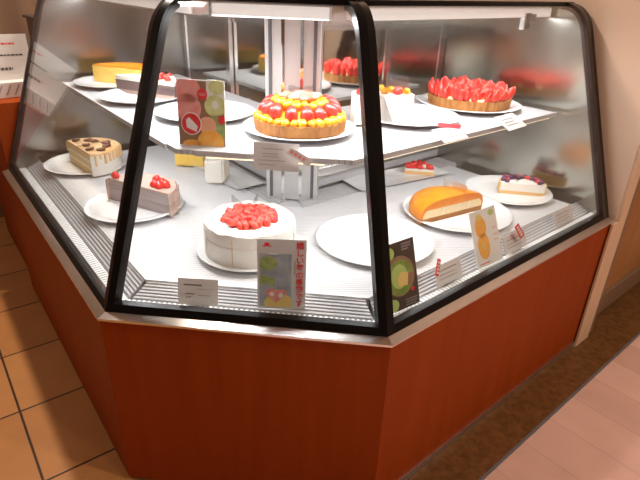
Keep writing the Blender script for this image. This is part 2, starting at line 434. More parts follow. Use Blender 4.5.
# sliding mirror doors
for i in (0, 2):
    a, b = (-L[0] + .012, s_in[0] - .05) if i == 0 else (s_in[2] + .05, L[2] - .012)
    mid = (a + b) / 2
    for q, (s0, s1) in enumerate(((a, mid + .02), (mid - .02, b))):
        dd = W - .018 + q * .014; z0, z1 = DECK + .045, TOP - .085; fw = .032
        bm = NB()
        fbox(bm, i, s0, s0 + fw, dd, dd + .012, z0, z1); fbox(bm, i, s1 - fw, s1, dd, dd + .012, z0, z1)
        fbox(bm, i, s0 + fw, s1 - fw, dd, dd + .012, z0, z0 + fw * .7); fbox(bm, i, s0 + fw, s1 - fw, dd, dd + .012, z1 - fw * .7, z1)
        fr = cpart('sliding_door', bm, 'steel')
        bm = NB(); fbox(bm, i, s0 + fw, s1 - fw, dd + .004, dd + .008, z0 + fw * .7, z1 - fw * .7); cpart('door_pane', bm, 'mirror', fr)
# end panels
path = [(.022, .548), (.235, 1.14)]
for k in range(1, 9):
    t = k / 8; path.append(((1 - t) ** 2 * .235 + 2 * t * (1 - t) * .262 + t * t * .335, (1 - t) ** 2 * 1.14 + 2 * t * (1 - t) * TOP + t * t * TOP))
def inner(pts, t):
    out = []
    for k, p in enumerate(pts):
        a = pts[max(k - 1, 0)]; b = pts[min(k + 1, len(pts) - 1)]
        dx, dz = b[0] - a[0], b[1] - a[1]; ll = sqrt(dx * dx + dz * dz)
        out.append((p[0] + dz / ll * t, p[1] - dx / ll * t))
    return out
for i, s0, s1 in ((0, -L[0] + .002, -L[0] + .008), (2, L[2] - .008, L[2] - .002)):
    poly = inner(path, .01) + [(W + .02, TOP - .01), (W + .02, LIP)]
    poly = [p for p in poly]
    bm = NB()
    a = [bm.verts.new((*FP(i, s0, d), z)) for d, z in poly]; b = [bm.verts.new((*FP(i, s1, d), z)) for d, z in poly]
    bm.faces.new(a); bm.faces.new(b[::-1])
    for k in range(len(poly)): j = (k + 1) % len(poly); bm.faces.new((a[k], b[k], b[j], a[j]))
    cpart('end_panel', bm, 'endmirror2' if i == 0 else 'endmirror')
# glass panes
gp = inner(path, .003); gq = inner(path, .009)
for i in range(3):
    bm = NB(); facet(bm, i, gp + gq[::-1], .006, .006); cpart('glass_pane', bm, 'glass', smooth=True)
# posts
pp, pq = inner(path, -.003), inner(path, .018)
prof = pp + pq[::-1]
def strip(bm, i, side, w0, w1):    # strip of facet i beside its start / end
    A = []; B = []
    for d, z in prof:
        if side == 0: a, b = start(i, d, w0), start(i, d, w1)
        else: a, b = end(i, d, w1), end(i, d, w0)
        A.append(bm.verts.new((*a, z))); B.append(bm.verts.new((*b, z)))
    bm.faces.new(A); bm.faces.new(B[::-1])
    for k in range(len(prof)): j = (k + 1) % len(prof); bm.faces.new((A[k], B[k], B[j], A[j]))
for i, wa, wb in ((0, .018, .017), (1, .019, .022)):
    bm = NB(); strip(bm, i, 1, 0, wa); strip(bm, i + 1, 0, 0, wb); cpart('corner_post', bm, 'black', smooth=True)
bm = NB(); strip(bm, 0, 0, 0, .012); cpart('end_post', bm, 'darkframe', smooth=True)
bm = NB(); strip(bm, 2, 1, 0, .016); cpart('end_post', bm, 'black', smooth=True)
bm = NB(); strip(bm, 2, 1, .017, .042); cpart('end_post_lining', bm, 'darkframe', smooth=True)
# bottom rails, top rail
sl = (.235 - .022) / (1.13 - .548)
for i in range(3):
    z0, z1 = LIP + .004, LIP + .022
    d0 = .022
    bm = NB(); facet(bm, i, [(d0 - .004, z0), (d0 + .018, z0), (d0 + .018 + sl * .018, z1), (d0 - .002 + sl * .018, z1)]); cpart('bottom_rail', bm, 'black')
    bm = NB(); facet(bm, i, rect(.315, .362, TOP - .008, TOP + .004)); cpart('top_rail', bm, 'black')
bm = NB(); Lslab(bm, .362, W + .02, TOP - .012, TOP + .003, 0); cpart('roof', bm, 'roof')
# light bar under the roof
for i in range(3):
    bm = NB(); facet(bm, i, rect(.378, .43, TOP - .045, TOP - .013), .03, .03); lb = cpart('light_bar', bm, 'white')
    bm = NB(); facet(bm, i, rect(.368, .3775, TOP - .043, TOP - .016), .04, .04); cpart('led_diffuser', bm, 'led', lb)
def arealight(i, s0, s1, d, z, wdt, power, tilt=0, col=(.96, .97, 1)):
    ld = bpy.data.lights.new('led_lamp', 'AREA'); ld.shape = 'RECTANGLE'; ld.size = s1 - s0; ld.size_y = wdt; ld.energy = power; ld.color = col
    o = bpy.data.objects.new('led_lamp', ld); COL.objects.link(o); p = FP(i, (s0 + s1) / 2, d)
    o.location = V((p.x, p.y, z)) - CB; o.rotation_euler = (tilt, 0, ANG[i]); o.parent = case
KL = 7.2
arealight(0, -L[0] + .06, -.18, .40, TOP - .048, .04, KL * 1.05)
arealight(1, .15, .52, .385, TOP - .048, .04, KL * .62, radians(-18))
arealight(2, .18, L[2] - .06, .40, TOP - .048, .04, KL * 1.05)
# column at the inner corner
m_ = (start(1, W - .03) + end(1, W - .03)) / 2; cm = FP(1, L[1] / 2, W - .05)
bm = NB(); box(bm, (cm.x, cm.y, (DECK + TOP - .013) / 2), (.175, .06, TOP - .013 - DECK), ANG[1], .002)
col_ = cpart('column', bm, 'columnsteel')
for dx in (-.070, -.03, .03, .070):
    p = cm + u[1] * dx - n[1] * .032
    bm = NB(); box(bm, (p.x, p.y, (DECK + TOP - .02) / 2), (.010, .006, TOP - .04 - DECK), ANG[1]); cpart('slotted_rail', bm, 'dgrey' if abs(dx) > .03 else 'chrome', col_)
# middle shelf
bm = NB(); Lslab(bm, .27, .735, SHELF - .012, SHELF, .052); shelf = cpart('shelf', bm, 'shelf')
for i in range(3):
    bm = NB(); facet(bm, i, rect(.262, .2695, SHELF - .012, SHELF + .002), .052, .052); cpart('shelf_edge', bm, 'edge', shelf)
    bm = NB(); facet(bm, i, rect(.276, .292, SHELF - .020, SHELF - .0125), .07, .07); cpart('shelf_light', bm, mk('warm_led', (1, .80, .55), .4, emit=1.6), shelf)
for i, s in ((0, -1.05), (0, -.62), (2, .55), (2, .98)):
    bm = NB(); fbox(bm, i, s, s + .012, .45, W - .036, SHELF - .03, SHELF - .0125); cpart('shelf_bracket', bm, 'steel2', shelf)
KS = 2.7
arealight(0, -L[0] + .08, -.13, .31, SHELF - .022, .02, KS * 1.1, radians(20))
arealight(1, .13, .54, .29, SHELF - .022, .02, KS * .6, radians(-12))
arealight(2, .13, L[2] - .08, .31, SHELF - .022, .02, KS * 1.05, radians(20))
# small chrome bracket at the top right
p = FP(2, L[2] - .19, .37)
bm = NB(); box(bm, (p.x, p.y, TOP - .055), (.035, .02, .05), ANG[2], .003); box(bm, (*(p + u[2] * .03), TOP - .045), (.05, .012, .022), ANG[2], .002); cpart('glass_clamp', bm, 'chrome')

# ================================================================== crockery
def plate(p, r, z, label, group=None):
    bm = NB()
    lathe(bm, [(0, .002), (r * .55, .002), (r * .58, 0), (r * .62, 0), (r * .64, .003), (r * .96, .014), (r, .0165), (r * 1.0, .018), (r * .97, .0185), (r * .80, .0105), (r * .72, .0075), (r * .68, .0065), (0, .0065)], 72)
    o = link('plate', bm, 'china', smooth=True); o.location = (p[0], p[1], z)
    return tag(o, label, 'plate', group)
def tray(c, lx, ly, rz, z, label):
    def ring(w, h, rad=.008, k=4):
        out = []
        for sx, sy, a0 in ((1, 1, 0), (-1, 1, 90), (-1, -1, 180), (1, -1, 270)):
            for q in range(k + 1):
                a = radians(a0 + 90 * q / k); out.append((sx * (w / 2 - rad) + rad * cos(a), sy * (h / 2 - rad) + rad * sin(a)))
        return out
    bm = NB(); lv = [(-.02, 0), (-.004, .010), (0, .0125), (-.004, .0125), (-.018, .006)]
    rs = []
    for k, (e, zz) in enumerate(lv): rs.append([bm.verts.new((x, y, zz)) for x, y in ring(lx + 2 * e, ly + 2 * e)])
    for a, b in zip(rs, rs[1:]):
        for k in range(len(a)): j = (k + 1) % len(a); bm.faces.new((a[k], a[j], b[j], b[k]))
    bm.faces.new(rs[0]); bm.faces.new(rs[-1])
    o = link('serving_tray', bm, 'china', smooth=True); o.location = (c[0], c[1], z); o.rotation_euler[2] = rz
    return tag(o, label, 'tray')

PZ = .0068
plate((-.930, 1.955), .155, DECK, 'round white plate under the caramel cake at the left end of the deck')
plate((-.607, 1.555), .154, DECK, 'round white plate under the grey crepe cake on the deck')
plate((-.193, 1.285), .148, DECK, 'round white plate under the white strawberry cake')
plate((.160, 1.362), .172, DECK, 'empty white plate on the deck behind the right corner post')
plate((.452, 1.600), .178, DECK, 'round white plate under the orange mango cake')
plate((.690, 1.815), .155, DECK, 'round white plate under the berry cheese tart at the right end')
plate((-.070, 1.455), .160, SHELF, 'round white plate on the shelf under the mango and strawberry tart')
plate((.512, 1.885), .180, SHELF, 'round white plate on the shelf under the strawberry tart')
plate((.265, 1.655), .160, SHELF, 'round white plate on the shelf under the cream cake piece')
plate((-.367, 1.600), .152, SHELF, 'empty white plate on the shelf behind the fruit poster')
plate((-.815, 2.045), .145, SHELF, 'round white plate on the shelf under the yellow cheesecake')
plate((-.630, 1.800), .140, SHELF, 'round white plate on the shelf under the strawberry topped mocha cake')
_l = V((cos(ANG[0] + .05), sin(ANG[0] + .05))); tray(U(237, 193, DECK) - _l * .21 + V((-_l.y, _l.x)) * .06, .42, .12, ANG[0] + .05, DECK, 'rectangular white tray on the deck left of the column with two cake slices')
tdir = V((.367, .235)).normalized(); tn = V((-tdir.y, tdir.x))
tc2 = V((.145, 1.753)) + tdir * .22 + tn * .075
tray(tc2, .44, .15, atan2(tdir.y, tdir.x), DECK, 'rectangular white tray on the deck right of the column with a strawberry slice')

# ================================================================== fruit pieces (parts)
def berry_mesh(r, h, half=False, sharp=.9):
    bm = NB(); prof = []
    K = 9
    for k in range(K + 1):
        t = k / K; z = t * h
        rr = r * (sin(pi * min(1, (t * .62 + .22))) if t < 1 else 0) * (1 - .35 * t ** 2 * sharp)
        if k == 0: rr *= .55
        if k == K: rr = 0
        prof.append((max(rr, 0), z))
    lathe(bm, prof, 12)
    if half:
        for v in bm.verts:
            if v.co.y > 0: v.co.y *= .12
    return bm
def proto_mesh(bm, mat, name):
    for f in bm.faces: f.smooth = True
    bmesh.ops.recalc_face_normals(bm, faces=bm.faces)
    me = bpy.data.meshes.new(name); bm.to_mesh(me); bm.free(); me.materials.append(M[mat]); return me
ME = dict(
    berry=proto_mesh(berry_mesh(.017, .034), 'straw', 'strawberry'),
    shard=proto_mesh(berry_mesh(.0135, .042, True), 'straw', 'strawberry_half'),
    shard2=proto_mesh(berry_mesh(.0135, .042, True), 'strawin', 'strawberry_half'),
    dice=None)
def lump(r, mat, name, fl=(1, 1, .7), seed=1):
    bm = NB(); bmesh.ops.create_icosphere(bm, subdivisions=2, radius=r); rnd = random.Random(seed)
    for v in bm.verts: v.co *= 1 + rnd.uniform(-.13, .13); v.co = V((v.co.x * fl[0], v.co.y * fl[1], v.co.z * fl[2]))
    return proto_mesh(bm, mat, name)
ME['dice'] = lump(.014, 'strawin', 'strawberry_piece'); ME['dice2'] = lump(.014, 'straw', 'strawberry_piece', (1.1, .8, .7), 3)
ME['mango'] = lump(.015, 'mango', 'mango_piece', (1.1, .9, .8), 5); ME['peach'] = lump(.02, 'pinkslice', 'peach_slice', (1.5, .6, .5), 6)
ME['blue'] = lump(.0095, 'berry', 'blueberry', (1, 1, .9), 8); ME['nut'] = lump(.011, 'brownnut', 'candied_nut', (1.3, 1, .55), 9)
ME['creamdot'] = lump(.016, 'cream', 'cream_dollop', (1, 1, .7), 10)
def piece(me, name, parent, loc, rot=(0, 0, 0), s=1):
    o = bpy.data.objects.new(name, ME[me]); COL.objects.link(o); o.parent = parent
    o.location = loc; o.rotation_euler = rot; o.scale = (s, s, s); return o
def film(parent, x0, x1, y, z0, z1, rz=0, px=0, py=0, lean=0):
    bm = NB()
    a = V((x0 * cos(rz), x0 * sin(rz))) + V((px, py)); b = V((x1 * cos(rz), x1 * sin(rz))) + V((px, py)); nn = V((-sin(rz), cos(rz)))
    k = 5; va = []; 
    prism(bm, [a, b, b + nn * .0006, a + nn * .0006], z0, z1)
    for v in bm.verts:
        if v.co.z > z0 + 1e-4: v.co.x += nn.x * lean; v.co.y += nn.y * lean
    o = link('plastic_film', bm, 'film', parent); o['label'] = 'clear plastic film'; return o
def crust(parent, r, h, mat='crust', nf=40):
    bm = NB(); lathe(bm, [(0, 0), (r * .93, 0), (r * .965, h), (r * .93, h), (r * .92, h * .75), (0, h * .75)], nf * 4, .03, nf)
    return link('tart_crust', bm, mat, parent, smooth=False)

# ---- strawberry tart (right, on the shelf)
def strawberry_tart(loc, label, r=.148):
    t = thing('strawberry_tart', label, 'tart', (*loc, SHELF + PZ)); crust(t, r, .034)
    bm = NB(); lathe(bm, [(0, .026), (r * .9, .026), (r * .88, .036), (0, .044)], 48); link('custard_filling', bm, 'cream2', t, smooth=True)
    rnd = random.Random(3)
    for rr, k in ((.87, 34), (.68, 27), (.48, 20), (.28, 12), (.08, 4)):
        for q in range(k):
            a = 2 * pi * (q + .5 * (k % 2)) / k + rnd.uniform(-.06, .06)
            piece('shard' if rnd.random() < .6 else 'shard2', 'strawberry_half', t, (r * rr * cos(a), r * rr * sin(a), .030 + rnd.uniform(0, .006)),
                  (rnd.uniform(-.15, .15) + .3, rnd.uniform(-.2, .2), a + pi / 2 + rnd.uniform(-.9, .9)), rnd.uniform(.8, 1.15))
    return t
strawberry_tart((.514, 1.895), 'whole tart crowned with upright red strawberry halves on the right of the shelf')

# ---- mango & strawberry tart
t = thing('fruit_tart', 'whole fluted tart with mango, glazed strawberries and pink slices in the middle of the shelf', 'tart', (-.068, 1.455, SHELF + PZ), .3)
r = .132; crust(t, r, .036)
bm = NB(); lathe(bm, [(0, .028), (r * .92, .028), (r * .88, .040), (r * .6, .060), (r * .35, .075), (0, .08)], 48); link('custard_filling', bm, 'mango', t, smooth=True)
rnd = random.Random(5)
for q in range(32):
    a = 2 * pi * q / 32; piece('mango', 'mango_piece', t, (r * .88 * cos(a), r * .88 * sin(a), .042), (rnd.uniform(-.5, .5), .3, a + rnd.uniform(-.6, .6)), rnd.uniform(.7, 1.05))
for q in range(15):
    a = 2 * pi * q / 15 + rnd.uniform(-.03, .03); o = piece('berry', 'strawberry', t, (r * .83 * cos(a), r * .83 * sin(a), .044 + rnd.uniform(-.002, .003)), (rnd.uniform(-.2, .2), -.62, a), 1.25); o.scale = (1.05, 1.1, 1.4)
for q in range(18):
    a = 2 * pi * (q + .3) / 18; piece('mango', 'mango_piece', t, (r * .50 * cos(a), r * .50 * sin(a), .078 + rnd.uniform(-.004, .004)), (rnd.uniform(-.8, .8), .4, a + rnd.uniform(-.6, .6)), rnd.uniform(.75, 1.1))
for q in range(8):
    a = 2 * pi * q / 8; piece('peach', 'peach_slice', t, (r * .25 * cos(a), r * .25 * sin(a), .090), (.3, -.25, a), rnd.uniform(.85, 1.0))
piece('peach', 'peach_slice', t, (0, 0, .098), (.1, .2, .4), .9)
piece('creamdot', 'cream_dollop', t, (-.015, -.01, .096), (0, 0, 0), .7)
for q in range(4):
    film(t, -.001, .05, 0, .07, .115, q * pi / 2 + .5)

# ---- white strawberry cake
t = thing('strawberry_cake', 'whole white cream cake topped with diced strawberries at the front of the deck', 'cake', (-.193, 1.285, DECK + PZ), .2)
r = .125; h = .098
bm = NB(); lathe(bm, [(0, 0), (r * .985, 0), (r, .006), (r, h * .60), (r * .985, h * .62), (r * .985, h * .66), (r * 1.0, h * .68), (r, h * .84), (r * .97, h * .95), (r * .9, h), (r * .68, h * .985), (r * .62, h * .94), (0, h * .94)], 96)
for v in bm.verts:
    if v.co.z > h * .8:
        a = atan2(v.co.y, v.co.x); v.co.z += .0018 * sin(9 * a + 1) + .0012 * sin(17 * a)
cream = link('cream_coating', bm, 'cream', t, smooth=True)
for q in range(8):
    a = 2 * pi * q / 8 + .35
    bm = NB(); box(bm, (r * cos(a), r * sin(a), h * .45), (.003, .0014, h * .84), a); link('cut_line', bm, 'tan' if q == 5 else 'cream', t)
rnd = random.Random(11)
pts = []
for q in range(64):
    rr = r * .58 * sqrt((q + .5) / 64); a = q * 2.39996
    piece('dice' if q % 5 else 'dice2', 'strawberry_piece', t, (rr * cos(a), rr * sin(a), h * .95 + .006 + (.010 if rr < r * .35 else .003) * rnd.random()), (rnd.random() * 3, rnd.random() * 3, rnd.random() * 6), rnd.uniform(.7, 1.0))
film(t, .04, .125, 0, h * .9, h + .022, pi * .42); film(t, .03, .12, 0, h * .9, h + .024, pi * .62); film(t, .03, .125, 0, h * .9, h + .012, pi * 1.2)

def pose(A, B, f=.5):
    A, B = V(A), V(B); c = A + (B - A) * f; return c, atan2((B - A).y, (B - A).x), (B - A).length
def layered(t, foot, layers, inset=0):
    out = []
    for nm, mt, z0, z1, sc in layers:
        bm = NB(); loft(bm, foot, [(sc, z0), (sc, z1)]); out.append(link(nm, bm, mt, t))
    return out
def arc_side(Lc, sag, rin, rout, z0, z1, k=28):   # coat round the curved side only
    f = segpoly(Lc, sag, k); bm = NB()
    a = [(x * rin, y * rin) for x, y in f]; b = [(x * rout, y * rout) for x, y in f]
    prism(bm, b + a[::-1], z0, z1); return bm

# ---- caramel cake, left end
c, a, l = pose((-1.000, 1.975), (-.860, 1.825))
t = thing('caramel_cake', 'half cake with tan caramel top, candied nuts and cream dripping down its side, left end', 'cake', (*c, DECK + PZ), a)
f = segpoly(.236, .150); h = .085
layered(t, f, [('sponge_layer', 'sponge', 0, .022, .965), ('cream_layer', 'cream', .022, .029, .965), ('sponge_layer', 'sponge', .029, .050, .965), ('cream_layer', 'cream', .050, .057, .965), ('sponge_layer', 'sponge', .057, .075, .965)])
link('cream_side', arc_side(.236, .150, .966, 1, 0, .076), 'cream', t, smooth=False)
bm = NB(); loft(bm, f, [(1, .0762), (1.005, .08), (.985, h)]); link('caramel_top', bm, 'tan', t)
rnd = random.Random(2); bm = NB()
for q in range(1, 27):
    x, y = f[min(q, 24)] if q < 25 else f[24]
    ln = rnd.uniform(.015, .042); box(bm, (x * 1.006, y * 1.006, .079 - ln / 2), (.009, .009, ln), rnd.random(), .002)
o = link('caramel_drips', bm, 'tan', t); o['kind'] = 'stuff'
for x, y in ((-.085, .02), (-.035, .075), (.01, .10), (.055, .085), (.09, .05), (.06, .02), (.0, .03), (-.06, .06)):
    piece('nut', 'candied_nut', t, (x, y, h + .003), (0, 0, x * 40), 1.15)
    piece('nut', 'candied_nut', t, (x + .008, y + .006, h + .006), (.4, 0, x * 90), .9)
film(t, .0, .15, 0, .0, h + .005, pi / 2 + .1)

# ---- grey crepe cake with strawberries
c, a, l = pose((-.705, 1.605), (-.472, 1.482))
t = thing('crepe_cake', 'half grey layered crepe cake with strawberries on top, on the lower deck', 'cake', (*c, DECK + PZ), a)
f = segpoly(.268, .115); h = .076
layered(t, f, [('crepe_layers', 'crepe', 0, h - .006, .985)])
link('mocha_wrap', arc_side(.268, .115, .986, 1.01, 0, h - .004), 'mocha', t)
bm = NB(); loft(bm, f, [(1.0, h - .006), (1.01, h - .003), (.99, h)]); link('cream_top', bm, 'mocha', t)
bm = NB()
for q in range(0, 25, 2):
    x, y = f[q]; bm2 = None; tube(bm, [(x * 1.012, y * 1.012, .002), (x * 1.022, y * 1.02, h * .5), (x * 1.012, y * 1.012, h - .004)], .006, 6)
link('crepe_folds', bm, 'mocha', t, smooth=True)
for x, y in ((-.105, .012), (.045, .022), (.075, .018), (.062, .045), (.09, .035), (.02, .06)):
    piece('berry', 'strawberry', t, (x, y, h - .003), (.5 * (x * 17 % 1), .4, x * 30), .82)
piece('creamdot', 'cream_dollop', t, (.06, .03, h + .004), (0, 0, 0), .6); piece('creamdot', 'cream_dollop', t, (-.02, .03, h + .004), (0, 0, 0), .6)

# ---- mango half cake
c, a, l = pose((.320, 1.490), (.540, 1.632))
t = thing('mango_cake', 'half domed cake under shiny orange mango glaze, in front of the berry tart', 'cake', (*c, DECK + PZ), a)
f = segpoly(.272, .145, 30)
bm = NB(); loft(bm, f, [(.995, 0), (1, .016)]); link('biscuit_base', bm, 'crust', t)
bm = NB(); loft(bm, f, [(.955, .0161), (.95, .032), (.87, .044)]); link('cream_filling', bm, 'cream2', t)
# glaze: dome shell, chord side left open so the filling shows
bm = NB()
def shell(bm, f, lv_out, lv_in):
    ro = [[bm.verts.new((x * s, y * s, z)) for x, y in f] for s, z in lv_out]; ri = [[bm.verts.new((x * s, y * s, z)) for x, y in f] for s, z in lv_in]
    K = len(f)
    for rs in (ro, ri):
        for p, q in zip(rs, rs[1:]):
            for k in range(K - 1): bm.faces.new((p[k], p[k + 1], q[k + 1], q[k]))
    for k in (0, K - 1):
        for z in range(len(ro) - 1): bm.faces.new((ro[z][k], ro[z + 1][k], ri[z + 1][k], ri[z][k]))
    for k in range(K - 1): bm.faces.new((ro[0][k], ro[0][k + 1], ri[0][k + 1], ri[0][k]))
    bm.faces.new(ro[-1]); bm.faces.new(ri[-1])
    bm.faces.new((ro[-1][0], ro[-1][-1], ri[-1][-1], ri[-1][0]))
shell(bm, f, [(1.0, .0162), (1.01, .032), (.97, .048), (.86, .061), (.62, .070), (.3, .074)], [(.957, .0162), (.955, .032), (.90, .0442), (.78, .0443), (.5, .0444), (.25, .0445)])
link('mango_glaze', bm, 'orangeglaze', t, smooth=True)
for x in (-.045, .02, .07): 
    bm = NB(); box(bm, (x, -.0005, .03), (.004, .002, .024)); link('cream_seam', bm, 'cream', t)
film(t, .0, .09, 0, .03, .10, pi / 2 + .15, .045, 0); film(t, 0, .08, 0, .03, .095, pi / 2 - .2, .05, 0)

# ---- berry cheese tart piece
c, a, l = pose((.652, 1.792), (.812, 1.785))
t = thing('berry_tart_piece', 'cut piece of cheese tart with dark berries along its edge, right end of the deck', 'cake', (*c, DECK + PZ), a - .10)
f = segpoly(.160, .095)
bm = NB(); loft(bm, f, [(.99, 0), (1.02, .012)]); link('biscuit_base', bm, 'palecrust', t)
layered(t, f, [('cheese_filling', 'cream', .0121, .042, .97)])
link('tart_crust', arc_side(.160, .095, .971, 1.03, .0122, .042), 'palecrust', t)
rnd = random.Random(4)
for q in range(1, 24, 1):
    x, y = f[q]; s = .86 - .16 * (q % 2)
    piece('blue' if q % 3 else 'dice2', 'blueberry' if q % 3 else 'strawberry_piece', t, (x * s, y * s, .046), (q, 0, q), .95 if q % 3 else .7)
for q in range(6): piece('blue', 'blueberry', t, (-.06 + q * .012, .045 + .012 * (q % 2), .047), (0, q, 0), .9)
film(t, 0, .07, 0, .01, .085, pi / 2 + .25, -.02, .005)

# ---- strawberry slice on the right tray
p = V((.385, 1.975))
t = thing('strawberry_slice', 'small strawberry topped tart slice on the rectangular tray under the shelf', 'cake', (*p, DECK + .0065), -.12)
f = segpoly(.118, .060)
layered(t, f, [('tart_base', 'palecrust', 0, .013, 1), ('cream_filling', 'cream', .0131, .022, .97)])
for x, y in ((-.042, .012), (-.02, .03), (.0, .01), (.022, .032), (.04, .012), (0, .045), (-.03, .012)):
    piece('dice2', 'strawberry_piece', t, (x, y, .030), (x * 50, y * 30, 0), 1.15)
piece('creamdot', 'cream_dollop', t, (.018, .012, .032), (0, 0, 0), .6)

# ---- two slices on the left tray
p = U(191, 164.5, DECK + .007)
t = thing('cheesecake_slice', 'plain yellow cheesecake slice on the rectangular tray left of the column', 'cake', (*p, DECK + .0065), -.05)
bm = NB(); prism(bm, [(-.058, -.02), (.058, -.02), (.05, .055), (-.05, .055)], 0, .060); bmesh.ops.bevel(bm, geom=list(bm.edges), offset=.003, segments=2, affect='EDGES'); link('cheesecake', bm, 'yellow', t)
p = U(217, 181, DECK + .007)
t = thing('shortcake_slice', 'white cream shortcake slice topped with sliced strawberry on the tray left of the column', 'cake', (*p, DECK + .0065), .35)
bm = NB(); prism(bm, [(-.045, -.02), (.02, -.035), (.06, .06), (-.025, .06)], 0, .088); bmesh.ops.bevel(bm, geom=list(bm.edges), offset=.007, segments=3, affect='EDGES'); link('cream_coating', bm, 'cream', t, smooth=True)
bm = NB(); prism(bm, [(.021, -.028), (.049, .046), (.0515, .0455), (.0235, -.0285)], .01, .074); link('cut_side', bm, 'cream2', t)
for x, y in ((.0, .01), (.012, .03), (.02, .045)): piece('dice', 'strawberry_piece', t, (x, y, .09), (.3, .2, x * 60), .75)

# ---- shelf: cream cake piece with strawberries
c = V((.178, 1.555))
t = thing('cream_cake_piece', 'white cream cake piece with strawberries and yellow fruit in clear film, on the shelf', 'cake', (*c, SHELF + PZ), .35)
f = segpoly(.19, .11); h = .082
layered(t, f, [('cream_coating', 'cream', 0, h, 1)])
for x, y, me, nm in ((-.06, .02, 'berry', 'strawberry'), (-.03, .03, 'berry', 'strawberry'), (-.01, .07, 'berry', 'strawberry'), (.035, .015, 'berry', 'strawberry'), (.06, .03, 'mango', 'mango_piece'), (.04, .05, 'mango', 'mango_piece'), (.01, .03, 'mango', 'mango_piece'), (.075, .012, 'mango', 'mango_piece'), (.02, .08, 'mango', 'mango_piece'), (-.045, .055, 'mango', 'mango_piece')):
    piece(me, nm, t, (x, y, h + (.0 if me == 'berry' else .006)), (x * 20, .5, y * 40), .85)
film(t, 0, .12, 0, 0, .142, pi / 2 - .5, .0, -.004); film(t, -.02, .1, 0, 0, .125, .35, .0, -.012, .02); film(t, 0, .09, 0, 0, .135, pi / 2 + .4, .07, -.004)

# ---- shelf, left: yellow cheesecake and mocha cake
p = V((-.785, 2.03))
t = thing('yellow_cheesecake', 'half yellow cheesecake on the shelf at the left end', 'cake', (*p, SHELF + PZ), -.35)
f = segpoly(.25, .12); bm = NB(); loft(bm, f, [(1, 0), (1, .056), (.975, .06)]); link('cheesecake', bm, 'yellow', t)
bm = NB(); loft(bm, f, [(.975, .0601), (.96, .064)]); link('glaze', bm, 'orangeglaze', t)
c, a, l = pose((-.745, 1.885), (-.505, 1.772))
t = thing('mocha_cake', 'half mocha cake with dark sides, cream and strawberries on the shelf behind the left post', 'cake', (*c, SHELF + PZ), a)
f = segpoly(.262, .09); h = .058
layered(t, f, [('crepe_layers', 'mocha', 0, .012, .985), ('chocolate_layer', 'choc', .012, .045, .985), ('cream_top', 'cream', .045, h, 1)])
link('chocolate_wrap', arc_side(.262, .09, .986, 1.01, 0, .045), 'choc', t)
for x, y in ((.05, .02), (.075, .03), (.10, .015), (.03, .05), (.065, .055)):
    piece('berry', 'strawberry', t, (x, y, h - .003), (.3, .5, x * 40), .7)
for x, y in ((.02, .025), (.09, .04), (-.02, .04)): piece('creamdot', 'cream_dollop', t, (x, y, h + .003), (0, 0, 0), .8)

# ================================================================== cards and posters
def flat(parent, name, shapes, y0, mat, th=.0005):
    bm = NB()
    for pts in shapes:
        a = [bm.verts.new((x, y0, z)) for x, z in pts]; b = [bm.verts.new((x, y0 - th, z)) for x, z in pts]
        bm.faces.new(a); bm.faces.new(b[::-1])
        for i in range(len(pts)): j = (i + 1) % len(pts); bm.faces.new((a[i], a[j], b[j], b[i]))
    return link(name, bm, mat, parent)
def ell(cx, cz, rx, rz, k=28, a=0): return [(cx + rx * cos(2 * pi * q / k) * cos(a) - rz * sin(2 * pi * q / k) * sin(a), cz + rx * cos(2 * pi * q / k) * sin(a) + rz * sin(2 * pi * q / k) * cos(a)) for q in range(k)]
def rct(x0, x1, z0, z1): return [(x0, z0), (x1, z0), (x1, z1), (x0, z1)]
def clipr(pts, x0, x1, z0, z1):      # clip polygon to the card
    def cl(p, f_in, f_x):
        out = []
        for i in range(len(p)):
            a, b = p[i - 1], p[i]
            if f_in(b):
                if not f_in(a): out.append(f_x(a, b))
                out.append(b)
            elif f_in(a): out.append(f_x(a, b))
        return out
    for ax, lim, sg in ((0, x0, 1), (0, x1, -1), (1, z0, 1), (1, z1, -1)):
        def fx(a, b, ax=ax, lim=lim):
            t_ = (lim - a[ax]) / (b[ax] - a[ax]); return (a[0] + (b[0] - a[0]) * t_, a[1] + (b[1] - a[1]) * t_)
        pts = cl(pts, lambda p, ax=ax, lim=lim, sg=sg: (p[ax] - lim) * sg >= 0, fx)
        if not pts: return None
    return pts
def card(name, label, cat, bl, br, z, h, lean, mat='paper', th=.0012, group=None, tl=None, tr=None):
    bl, br = V(bl), V(br)
    bk = (br - bl).normalized(); bk = V((-bk.y, bk.x))
    if tl: lean, h = fit(bl, z, bk, *tl)
    if tr: lean, h = fit(br, z, bk, *tr)
    c = (bl + br) / 2; d = br - bl; wd = d.length
    t = thing(name, label, cat, (c.x, c.y, z), atan2(d.y, d.x), group, -lean)
    bm = NB(); box(bm, (0, th / 2, h / 2), (wd, th, h)); link('card', bm, mat, t); t['_h'] = h
    return t, wd
def holder(t, wd):
    bm = NB(); box(bm, (0, .006, .004), (wd * .5, .014, .007), 0, .001); link('stand', bm, 'acrylic', t)
def lines(t, wd, h, rows, x0=-.42, mat='ink', y=-.0001, seed=1):
    rnd = random.Random(seed); sh = []
    for zr, l, th in rows:
        x = x0 * wd
        while x < (x0 + l) * wd:
            g = rnd.uniform(.025, .06) * wd; sh.append(rct(x, min(x + g, (x0 + l) * wd), (zr - th / 2) * h, (zr + th / 2) * h)); x += g + .012 * wd
    return flat(t, 'text_lines', sh, y, mat)
FZ = LIP + .006
